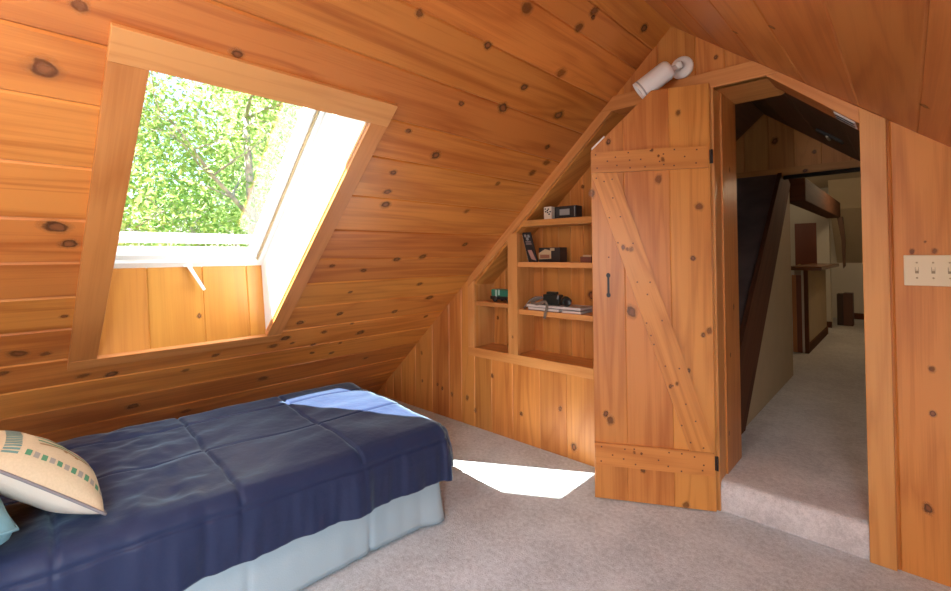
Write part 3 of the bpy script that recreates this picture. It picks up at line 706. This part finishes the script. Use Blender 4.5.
thing_box('clock_radio', 'black clock radio with grey display on the top shelf beside a white box', 'radio',
    [('body', radio, m_blk), ('display', lambda q: q.box(-1.675, -1.600, 2.6175, 2.62, ts+.022, ts+.062), m_gry),
     ('speaker_grille', lambda q: [q.box(-1.700+i*.005, -1.6975+i*.005, 2.6175, 2.62, ts+.012, ts+.07) for i in range(4)], plain('dark_grey_plastic', (.06, .06, .06), .5)),
     ('side_trim', lambda q: q.box(-1.566, -1.562, 2.6175, 2.62, ts+.01, ts+.074), m_gry)], (-1.635, 2.66, ts))
# leaning black book with pictures
fk = (Vector((-1.936, 2.625, ms)), Vector((.94, 0, .0)).normalized(), Vector((-.33, .09, .94)).normalized(), Vector((0, -1, .1)).normalized())
bk = thing_box('paperback_book', 'black book with pale pictures leaning at the left end of the middle shelf', 'book',
    [('cover', lambda q: q.prism([(0, 0), (.074, 0), (.074, .222), (0, .222)], fk, -.012, .0), m_blk),
     ('pages', lambda q: q.prism([(-.002, .002), (.0, .002), (.0, .22), (-.002, .22)], fk, -.011, -.002), plain('paper', (.75, .70, .60), .8)),
     ('cover_picture', lambda q: [q.prism([(a+r*math.cos(k*.785), b+r*1.1*math.sin(k*.785)) for k in range(8)], fk, 0, .0006) for a, b, r in ((.024, .195, .011), (.052, .192, .011), (.036, .172, .012))], m_gry),
     ('cover_lettering', lambda q: [q.prism([(.014, b), (.062, b), (.062, b+.012), (.014, b+.012)], fk, 0, .0006) for b in (.128, .144)], plain('grey_brown_ink', (.22, .17, .16), .7)),
     ('cover_panel', lambda q: q.prism([(.03, .02), (.068, .01), (.05, .088), (.016, .088)], fk, 0, .0006), plain('pinkish_print', (.42, .24, .20), .7))], (-1.90, 2.63, ms))
m_tan = plain('tan_print', (.50, .38, .22), .6)
thing_box('tin_box', 'black box with a tan picture panel standing on the middle shelf', 'box',
    [('body', lambda q: q.box(-1.852, -1.685, 2.63, 2.72, ms, ms+.098), m_blk),
     ('picture_panel', lambda q: q.prism([(-1.85, ms+.018), (-1.752, ms+.022), (-1.752, ms+.075), (-1.80, ms+.088), (-1.852, ms+.06)], (Vector((0, 2.63, 0)), X, Z, -Y), 0, .002), m_tan),
     ('picture_inset', lambda q: q.box(-1.84, -1.765, 2.6265, 2.6285, ms+.026, ms+.050), plain('russet_print', (.30, .13, .07), .6)),
     ('corner_trim', lambda q: q.box(-1.76, -1.725, 2.6275, 2.63, ms+.076, ms+.094), m_tan)], (-1.77, 2.67, ms))
thing_box('trinket_box', 'small reddish box with a pale lid on the middle shelf beside the door', 'box',
    [('body', lambda q: q.box(-1.515, -1.44, 2.60, 2.65, ms, ms+.036), plain('reddish_lacquer', (.16, .045, .025), .4)),
     ('lid', lambda q: q.box(-1.495, -1.435, 2.597, 2.652, ms+.036, ms+.046), plain('tan_lid', (.62, .42, .25), .5))], (-1.48, 2.62, ms))
# magazines, camera bag, strap
m_mag = plain('magazine_cover', (.55, .50, .48), .5); m_pap = plain('magazine_pages', (.72, .66, .60), .8); m_inkb = plain('dark_cover', (.05, .04, .045), .5)
def magz(x0, x1, y0, y1, z0, z1, ang, cx):
    return Matrix.Translation((cx, 2.66, 0)) @ Matrix.Rotation(R(ang), 4, 'Z') @ Matrix.Translation((-cx, -2.66, 0))
for i, (x0, x1, z0, h, ang, lab, mc) in enumerate(((-1.925, -1.665, ls, .020, -2, 'dark magazine lying at the bottom of the pile on the lower shelf', m_inkb), (-1.655, -1.515, ls, .016, 3, 'pale booklet lying beside the dark magazine on the lower shelf', m_mag), (-1.935, -1.51, ls+.021, .017, 1, 'wide pale magazine on top of the pile on the lower shelf', m_mag))):
    A_ = magz(0, 0, 0, 0, 0, 0, ang, (x0+x1)/2)
    thing_box('magazine', lab, 'magazine', [('pages', lambda q: q.box(x0+.003, x1-.003, 2.592, 2.75, z0+.002, z0+h-.002, M=A_), m_pap),
        ('cover', lambda q: (q.box(x0, x1, 2.59, 2.752, z0, z0+.002, M=A_), q.box(x0, x1, 2.59, 2.752, z0+h-.002, z0+h, M=A_), q.box(x0, x1, 2.752, 2.754, z0, z0+h, M=A_)), mc)], ((x0+x1)/2, 2.67, z0))
zc = ls+.038
e = tag(empty('camera', (-1.74, 2.66, zc)), 'black camera resting on the magazines with its strap hanging down', 'camera')
m_cam = plain('camera_black', (.018, .024, .022), .35, bump=.2, scale=200)
q = MB(); q.box(-1.825, -1.695, 2.63, 2.69, zc, zc+.070); q.box(-1.80, -1.73, 2.635, 2.685, zc+.070, zc+.088); q.build('body', m_cam, e, .006)
q = MB(); q.lathe([(.030, 0), (.032, .02), (.030, .05), (.026, .052), (.02, .045), (0, .044)], (-1.66, 2.645, zc+.036), Vector((.75, -.6, -.1)), 22); q.build('lens', m_cam, e)
q = MB(); q.tube([(-1.70, 2.62, zc+.045), (-1.69, 2.615, zc+.07)], .006, 10); q.build('shutter_button', m_gry, e)
q = MB(); path = [(-1.82, 2.62, zc+.05), (-1.87, 2.605, zc+.03), (-1.90, 2.60, zc+.010), (-1.84, 2.585, zc+.006), (-1.77, 2.575, zc+.030), (-1.745, 2.566, zc+.012), (-1.748, 2.560, zc-.03), (-1.758, 2.560, ls-.005), (-1.762, 2.560, ls-.045)]
for a, b in zip(path, path[1:]):
    a, b = Vector(a), Vector(b); t = (b-a).normalized(); s = t.cross(Y).normalized()*.010
    q.hexa([a-s-Y*.001, a-s+Y*.001, a+s+Y*.001, a+s-Y*.001, b-s-Y*.001, b-s+Y*.001, b+s+Y*.001, b+s-Y*.001])
q.build('strap', plain('grey_brown_strap', (.17, .13, .10), .8), e)
q = MB(); q.tube([(-1.80, 2.6, zc+.05), (-1.86, 2.6, zc+.052), (-1.91, 2.60, zc+.025), (-1.95, 2.60, ls+.018), (-1.962, 2.60, ls+.006)], .006, 8)
q.build('cord', plain('grey_cord', (.20, .15, .12), .7), e)
# green ornament on the small left shelf
zg = .946
e = tag(empty('toy_truck', (-2.2, 2.67, zg)), 'small green toy vehicle with dark base on the short left shelf', 'toy')
m_grn = plain('green_enamel', (.03, .20, .13), .35); m_lg = plain('pale_green', (.42, .62, .55), .3)
q = MB(); q.box(-2.29, -2.08, 2.63, 2.71, zg+.040, zg+.092); q.build('body', m_grn, e, .006)
q = MB(); q.box(-2.295, -2.075, 2.625, 2.715, zg+.018, zg+.042); q.build('chassis', m_blk, e, .003)
q = MB(); q.box(-2.245, -2.232, 2.624, 2.63, zg+.034, zg+.090); q.box(-2.218, -2.205, 2.624, 2.63, zg+.05, zg+.092); q.build('grille', m_lg, e, .001)
for x in (-2.25, -2.12):
    for y in (2.628, 2.712):
        q = MB(); q.lathe([(.0, -.008), (.018, -.008), (.022, -.005), (.022, .005), (.018, .008), (0, .008)], (x, y, zg+.022), Y, 18); q.build('wheel', m_blk, e)

# ------------------------------------------------------------------ passage beyond the doorway
FH = .148
q = MB(); prof = [(GY-.004, -.02), (GY-.004, .03), (GY-.007, .08), (GY-.006, FH-.034), (GY+.001, FH-.012), (GY+.016, FH-.002), (GY+.04, FH), (4.0, FH), (6.0, FH), (10.3, FH)]
q.rings([[Vector((x, y, z)) for y, z in prof] for x in (-.716, -.141)], 0, True, False, False)
for pa, pb in zip(prof[6:], prof[7:]):
    q.face([(-3.2, pa[0], pa[1]-.001), (-.716, pa[0], pa[1]-.001), (-.716, pb[0], pb[1]-.001), (-3.2, pb[0], pb[1]-.001)]); q.face([(-.141, pa[0], pa[1]-.001), (.7, pa[0], pa[1]-.001), (.7, pb[0], pb[1]-.001), (-.141, pb[0], pb[1]-.001)])
q.box(-3.2, .7, GY+.05, 10.3, -.1, FH-.01)
struct(q.build('floor_passage', carpet('carpet_passage', (.74, .73, .735), (.50, .49, .495))))
TY0, TY1 = GY+.02, 4.84
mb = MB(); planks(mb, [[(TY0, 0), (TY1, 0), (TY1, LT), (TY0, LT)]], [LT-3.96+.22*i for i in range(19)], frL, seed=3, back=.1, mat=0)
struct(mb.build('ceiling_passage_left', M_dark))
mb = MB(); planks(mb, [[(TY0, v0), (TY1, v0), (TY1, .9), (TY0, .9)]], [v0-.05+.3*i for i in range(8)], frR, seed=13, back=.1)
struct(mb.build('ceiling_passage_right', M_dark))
HWY = 4.8
mb = MB(); planks(mb, [[(1.95, -1.557), (1.95, -.183), (RZ, RX)]], [-2.6+.19*i for i in range(18)], (Vector((0, HWY, 0)), Z, X, -Y), seed=17, back=.05)
knots(mb, [(2.28, -.84, .026), (2.14, -.56, .014)], (Vector((0, HWY, 0)), Z, X, -Y), seed=1)
struct(mb.build('wall_passage_header', [M_far, M_knot]))
q = MB(); q.box(-1.6, .6, HWY-.022, HWY+.06, 1.95, 2.03, grain=1)
knots(q, [(-.62, 1.985, .016)], (Vector((0, HWY-.022, 0)), X, Z, -Y), seed=1); struct(q.build('trim_10', [M_far, M_knot]))
q = MB(); q.tube([(-.77, HWY-.06, 1.938), (.55, HWY-.06, 1.955)], .018, 14); struct(q.build('trim_11', M_black))
# charcoal sloping boarding and its dark stringer
SLm = (2.04-FH)/(4.84-2.90)
frC = (Vector((0, 2.90, FH)), X, Vector((0, 1, SLm)).normalized(), Vector((0, -SLm, 1)).normalized())
LC = math.hypot(4.79-2.90, (4.79-2.90)*SLm)
q = MB(); q.prism([(-2.9, -.25), (-.80, -.25), (-.80, LC), (-2.9, LC)], frC, -.05, 0); struct(q.build('wall_passage_slope', M_char))
q = MB(); frW = (Vector((-.79, 0, 0)), Y, Z, X)
q.prism([(2.70, FH-.02), (3.38, FH-.02), (5.19, 1.93), (4.84, 2.045)], frW, -.03, .0, gdir=(1, 1)); struct(q.build('trim_12', M_beam))
q = MB(); q.prism([(3.30, FH), (5.20, FH), (5.20, 1.95)], frW, -.09, -.012); struct(q.build('wall_passage_left', M_cream))
q = MB(); q.box(.6, .7, 2.6, 10.3, 0, 2.4); struct(q.build('wall_passage_right', M_cream))
q = MB(); q.box(-3.3, -3.2, 4.8, 10.3, 0, 2.5); 
struct(q.build('wall_far_left', M_cream))
q = MB(); q.box(-3.3, -.83, 4.90, 4.98, FH, 2.45); q.prism([(-.183, 1.95), (.7, zr(.7)), (.7, 2.5), (-.183, 2.5)], (Vector((0, 4.90, 0)), X, Z, Y), 0, .06); q.box(-.9, -.183, 4.90, 4.96, 2.1, 2.5)
struct(q.build('wall_far_front', M_cream))
q = MB(); q.box(-3.3, .7, 4.86, 10.3, 2.42, 2.5); struct(q.build('ceiling_far', M_cream))
q = MB(); q.box(-3.3, .7, 10.2, 10.3, 0, 2.45); struct(q.build('wall_far', M_post))
q = MB(); q.prism([(10.2, 1.10), (10.2, 2.42), (9.15, 2.42), (9.3, 1.97)], (Vector((-.90, 0, 0)), Y, Z, X), 0, 1.6); struct(q.build('wall_far_slope', M_cream))
q = MB(); q.box(-.90, .6, 10.17, 10.2, FH, FH+.10); struct(q.build('baseboard_far', M_beam))
q = MB(); q.box(-.875, -.71, 5.45, 8.65, 1.79, 2.015, grain=2)
struct(q.build('trim_13', M_beam, None, .008))
q = MB(); q.prism([(-.745, 1.80), (-.680, 1.80), (-.655, 1.45), (-.662, 1.09), (-.688, 1.05), (-.70, 1.45)], (Vector((0, 8.65, 0)), X, Z, -Y), 0, .10, gdir=(0, 1)); struct(q.build('trim_14', M_dark))
q = MB(); q.box(-1.02, -.865, 8.80, 8.98, FH, 1.83); struct(q.build('wall_far_post', M_post))
q = MB(); q.box(-1.03, -.855, 8.785, 8.80, FH, FH+.09); struct(q.build('baseboard_post', M_beam))
e = tag(empty('half_wall_counter', (-.9, 7.2, FH)), 'half-height counter with dark wooden top in the room beyond the doorway', 'counter')
q = MB(); q.box(-.965, -.85, 6.46, 8.15, FH, 1.085); q.build('wall_body', M_cream, e)
q = MB(); q.box(-1.02, -.70, 6.36, 8.2, 1.087, 1.13, grain=2); q.build('counter_top', pine('dark_counter', (.22, .09, .04), (.13, .05, .02), .25), e, .008)
q = MB(); q.box(-.985, -.945, 6.415, 6.46, FH, 1.03, grain=3); q.build('end_board', plain('orange_stained_board', (.55, .24, .08), .4), e)
q = MB(); q.box(-.944, -.895, 6.42, 6.46, FH, 1.03, grain=3); q.build('end_board', plain('red_brown_board', (.22, .07, .03), .4), e)
q = MB(); q.box(-.894, -.872, 6.41, 6.46, FH, 1.085, grain=3); q.build('corner_strip', M_post, e)
q = MB(); q.box(-.871, -.835, 6.405, 6.46, FH, 1.085, grain=3); q.build('corner_post', M_beam, e)
q = MB(); q.box(-.85, -.835, 6.46, 8.15, FH, FH+.10, grain=2); q.build('base_strip', M_beam, e)
e = struct(empty('door_2', (-1.2, 10.2, FH)), 'red-brown door in the far room behind the counter', 'door')
q = MB(); q.box(-1.50, -1.15, 10.165, 10.199, FH+.005, 1.81, grain=3); q.build('door_panel', plain('red_brown_door', (.20, .055, .028), .45), e)
q = MB(); q.lathe([(.012, 0), (.012, .03), (.026, .04), (.028, .055), (.018, .066), (0, .068)], (-1.43, 10.165, 1.05), -Y, 16); q.build('door_knob', plain('brass', (.6, .42, .15), .3, metal=1), e)
e = tag(empty('storage_bin', (-.73, 9.25, FH)), 'dark brown upright bin on the carpet of the far room', 'bin')
q = MB(); q.box(-.825, -.745, 9.17, 9.36, FH, .635, grain=3); q.build('side_panel', plain('dark_brown_panel', (.055, .028, .018), .6), e, .004)
q = MB(); q.box(-.744, -.63, 9.16, 9.36, FH, .652, grain=3); q.build('front_panel', plain('brown_panel', (.12, .05, .028), .5), e, .004)
# hardware at the door head and on the passage ceiling
frS = (Vector((0, 0, 1.786)), Vector((math.cos(aR), 0, -math.sin(aR))), Y, -nR)
e = tag(empty('spring_catch', (-.19, GY+.03, 1.88)), 'white slotted catch strip on the sloping door head', 'door hardware')
frS = (Vector((-.14, GY, 1.845)), Vector((-.34, 0, .297)).normalized(), Y, Vector((-.297, 0, -.34)).normalized())
q = MB(); q.prism([(.02, .01), (.115, .01), (.115, .16), (.02, .16)], frS, .0005, .004); q.build('plate', M_white, e)
q = MB(); q.prism([(.025, .045), (.11, .045), (.11, .068), (.025, .068)], frS, .004, .006); q.prism([(.025, .10), (.11, .10), (.11, .125), (.025, .125)], frS, .004, .006); q.build('slots', m_blk, e)
e = tag(empty('barrel_bolt', (-.37, 4.0, 2.05)), 'black bar with a pale clip on the dark passage ceiling', 'door hardware')
frT = (Vector((0, 4.0, BR)), Vector((math.cos(aR), 0, -math.sin(aR))), Y, -nR)
q = MB(); q.prism([(-.565, -.045), (-.385, -.045), (-.385, .045), (-.565, .045)], frT, .001, .02); q.build('bar', M_black, e, .003)
q = MB(); q.prism([(-.483, -.07), (-.467, -.07), (-.467, .07), (-.483, .07)], frT, .0205, .03); q.build('clip', plain('pale_metal', (.5, .48, .42), .3, metal=.6), e)

# ------------------------------------------------------------------ outdoors: ground and trees beyond the roof window
GZ = -3.0
m_grass = plain('grass', (.10, .20, .04), .9, var=.3, scale=3)
q = MB(); q.box(-45, -5.2, -25, 45, GZ-.3, GZ); struct(q.build('ground', m_grass))
def leaf_mat(name, c1, c2):
    m, nt, p, out = mat_new(name)
    at = N(nt, 'ShaderNodeAttribute', attribute_name='bid')
    c = ramp(nt, at.outputs['Fac'], [(0, c1), (1, c2)])
    d = N(nt, 'ShaderNodeBsdfDiffuse'); t = N(nt, 'ShaderNodeBsdfTranslucent'); mx = N(nt, 'ShaderNodeMixShader'); mx.inputs[0].default_value = .45
    nt.links.new(c, d.inputs[0]); nt.links.new(c, t.inputs[0]); nt.links.new(d.outputs[0], mx.inputs[1]); nt.links.new(t.outputs[0], mx.inputs[2]); nt.links.new(mx.outputs[0], out.inputs[0])
    return m
m_leaf = [leaf_mat('leaf_yellow_green', (.30, .40, .11), (.52, .60, .24)), leaf_mat('leaf_mid_green', (.18, .32, .09), (.40, .52, .19)), leaf_mat('leaf_pale_green', (.34, .43, .18), (.56, .62, .33))]
m_bark = plain('pale_bark', (.42, .38, .34), .9, var=.35, scale=9)
def make_tree(seed, H, rad, leaves, lm):
    r = random.Random(seed); segs = []; tips = []
    def grow(p, d, L, ra, lev):
        n = 4; pts = [p]; rr_ = [ra]
        for i in range(n):
            d = (d+Vector((r.uniform(-1, 1), r.uniform(-1, 1), r.uniform(-.4, .7)))*.16*(1+lev*.5)).normalized(); p = p+d*L/n; pts.append(p); rr_.append(ra*(1-.55*(i+1)/n))
            if lev >= 2: tips.append(p)
            if lev < 3 and (i >= 1 or lev > 0):
                for k in range(2 if lev < 2 else 1):
                    a = r.uniform(0, 6.283); nd = (d*.55+Vector((math.cos(a), math.sin(a), r.uniform(-.1, .5)))).normalized()
                    grow(p, nd, L*(r.uniform(.22, .30) if lev == 0 else r.uniform(.45, .62)), rr_[-1]*.6, lev+1)
        segs.append((pts, rr_, lev)); tips.append(p)
    grow(Vector((0, 0, 0)), Z, H*.78, H*.014, 0)
    w = MB()
    for pts, rr_, lev in segs: w.tube(pts, [max(.006, x) for x in rr_], 8 if lev < 2 else 5)
    l = MB()
    for i in range(leaves):
        c = r.choice(tips)+Vector((r.gauss(0, 1), r.gauss(0, 1), r.gauss(0, .8)))*rad*.16
        s = r.uniform(.034, .066); a = Vector((r.gauss(0, 1), r.gauss(0, 1), r.gauss(-.3, .7))).normalized(); b = a.orthogonal().normalized(); b = Matrix.Rotation(r.uniform(0, 6.28), 3, a) @ b; n_ = a.cross(b)
        bid = r.random(); tip, m0 = c+a*s, c-a*s
        e1, e2 = c+b*s*.55+n_*s*.2, c-b*s*.55+n_*s*.2
        l.face([m0, e1, tip], None, bid); l.face([m0, tip, e2], None, bid)
    return w, l
spots = [(-8.4, .6, 0, 8.6), (-8.0, 3.1, 1, 8.4), (-8.6, 5.7, 2, 8.8), (-12.2, 2.2, 1, 10), (-12.4, 5.4, 0, 10.2), (-13, 8.6, 2, 10), (-12.8, -.9, 2, 10.4), (-17.5, 4.2, 2, 12.5), (-17.5, 8.4, 1, 12.5), (-17, .4, 0, 12.0)]
protos = {}
for i, (x, y, k, H) in enumerate(spots):
    e = tag(empty('tree', (x, y, GZ)), 'leafy green tree standing in sunlight beyond the roof window', 'tree', 'trees outside the roof window')
    if k not in protos:
        w, l = make_tree(50+k, 8.6, 2.2, 9500, m_leaf[k])
        a = w.build('trunk', m_bark); b = l.build('foliage', m_leaf[k])
        protos[k] = (a, b)
    else:
        a, b = protos[k][0].copy(), protos[k][1].copy(); col.objects.link(a); col.objects.link(b)
    for o in (a, b):
        o.parent = e; o.matrix_parent_inverse = Matrix.Identity(4); o.location = (0, 0, 0)
    e.rotation_euler = (0, 0, i*2.1); s = H/8.6; e.scale = (s, s, s)

# ------------------------------------------------------------------ light
world = bpy.data.worlds.new('sky'); scene.world = world; world.use_nodes = True
nt = world.node_tree; nt.nodes.clear(); wo = N(nt, 'ShaderNodeOutputWorld'); bg = N(nt, 'ShaderNodeBackground'); sky = N(nt, 'ShaderNodeTexSky', sky_type='NISHITA')
sky.sun_disc = False; sky.sun_elevation = R(45); sky.sun_rotation = R(200); sky.air_density = 1.0; sky.dust_density = 2.0
nt.links.new(sky.outputs[0], bg.inputs[0]); nt.links.new(bg.outputs[0], wo.inputs[0]); bg.inputs[1].default_value = .7
def light(name, kind, loc, power, color=(1, 1, 1), size=1, size_y=None, aim=None, **kw):
    l = bpy.data.lights.new(name, kind); l.energy = power; l.color = color
    if kind == 'AREA':
        l.size = size
        if size_y: l.shape = 'RECTANGLE'; l.size_y = size_y
    elif kind == 'POINT': l.shadow_soft_size = size
    o = bpy.data.objects.new(name, l); col.objects.link(o); o.location = loc
    if aim is not None: o.rotation_euler = Vector(aim).to_track_quat('-Z', 'Y').to_euler()
    for k, v in kw.items(): setattr(l, k, v)
    return o
SUN = Vector((.27, .817, -1))
s = light('sun', 'SUN', (0, 0, 8), 54, (1, .965, .90), aim=SUN); s.data.angle = R(.53)
cR = frR[0]+frR[1]*rw_c[0]+frR[2]*rw_c[1]-frR[3]*.05
l2 = light('fill_area', 'AREA', cR, 105, (.80, .91, 1), RW[1]-RW[0], RW[3]-RW[2])  # fill light added in the unseen roof opening
Nn = frR[3]; zz = -Nn; yy = frR[2]; xx = yy.cross(zz)
l2.matrix_world = Matrix(((xx.x, yy.x, zz.x, cR.x), (xx.y, yy.y, zz.y, cR.y), (xx.z, yy.z, zz.z, cR.z), (0, 0, 0, 1)))
light('fill_point', 'POINT', (-.72, -.60, 1.92), 56, (1, .96, .91), .22)  # unseen fill light added behind the camera, brightens the near ceiling
light('far_room_fill', 'POINT', (-.2, 7.2, 2.2), 15, (1, .78, .50), .12)  # warm fill added out of view in the far room
light('passage_fill', 'POINT', (.38, 3.5, 1.15), 3.5, (1, .88, .72), .08)  # fill added out of view beside the doorway to brighten the passage
light('far_room_fill', 'POINT', (-1.9, 8.6, 2.1), 7, (1, .80, .55), .12)  # second added fill of the far room, also unseen

# ------------------------------------------------------------------ camera
yaw, pitch, roll, F, CY = R(42.91511756), R(1.15376483), R(-.45514128), 464.4895448, 244.82023626
f_ = Vector((-math.sin(yaw), math.cos(yaw), 0)); r_ = Vector((math.cos(yaw), math.sin(yaw), 0)); u_ = Vector((0, 0, 1))
f_, u_ = f_*math.cos(pitch)+u_*math.sin(pitch), u_*math.cos(pitch)-f_*math.sin(pitch)
r_, u_ = r_*math.cos(roll)+u_*math.sin(roll), u_*math.cos(roll)-r_*math.sin(roll)
cam = bpy.data.cameras.new('camera_view'); co = bpy.data.objects.new('camera_view', cam); col.objects.link(co)
co.matrix_world = Matrix(((r_.x, u_.x, -f_.x, 0), (r_.y, u_.y, -f_.y, 0), (r_.z, u_.z, -f_.z, 1.3), (0, 0, 0, 1)))
cam.sensor_width = 36; cam.lens = F/951*36; cam.shift_y = -(295.5-CY)/951; cam.clip_start = .02
scene.camera = co
vs = scene.view_settings; vs.view_transform = 'Standard'; vs.look = 'None'; vs.gamma = 1; vs.exposure = 0; vs.use_curve_mapping = False
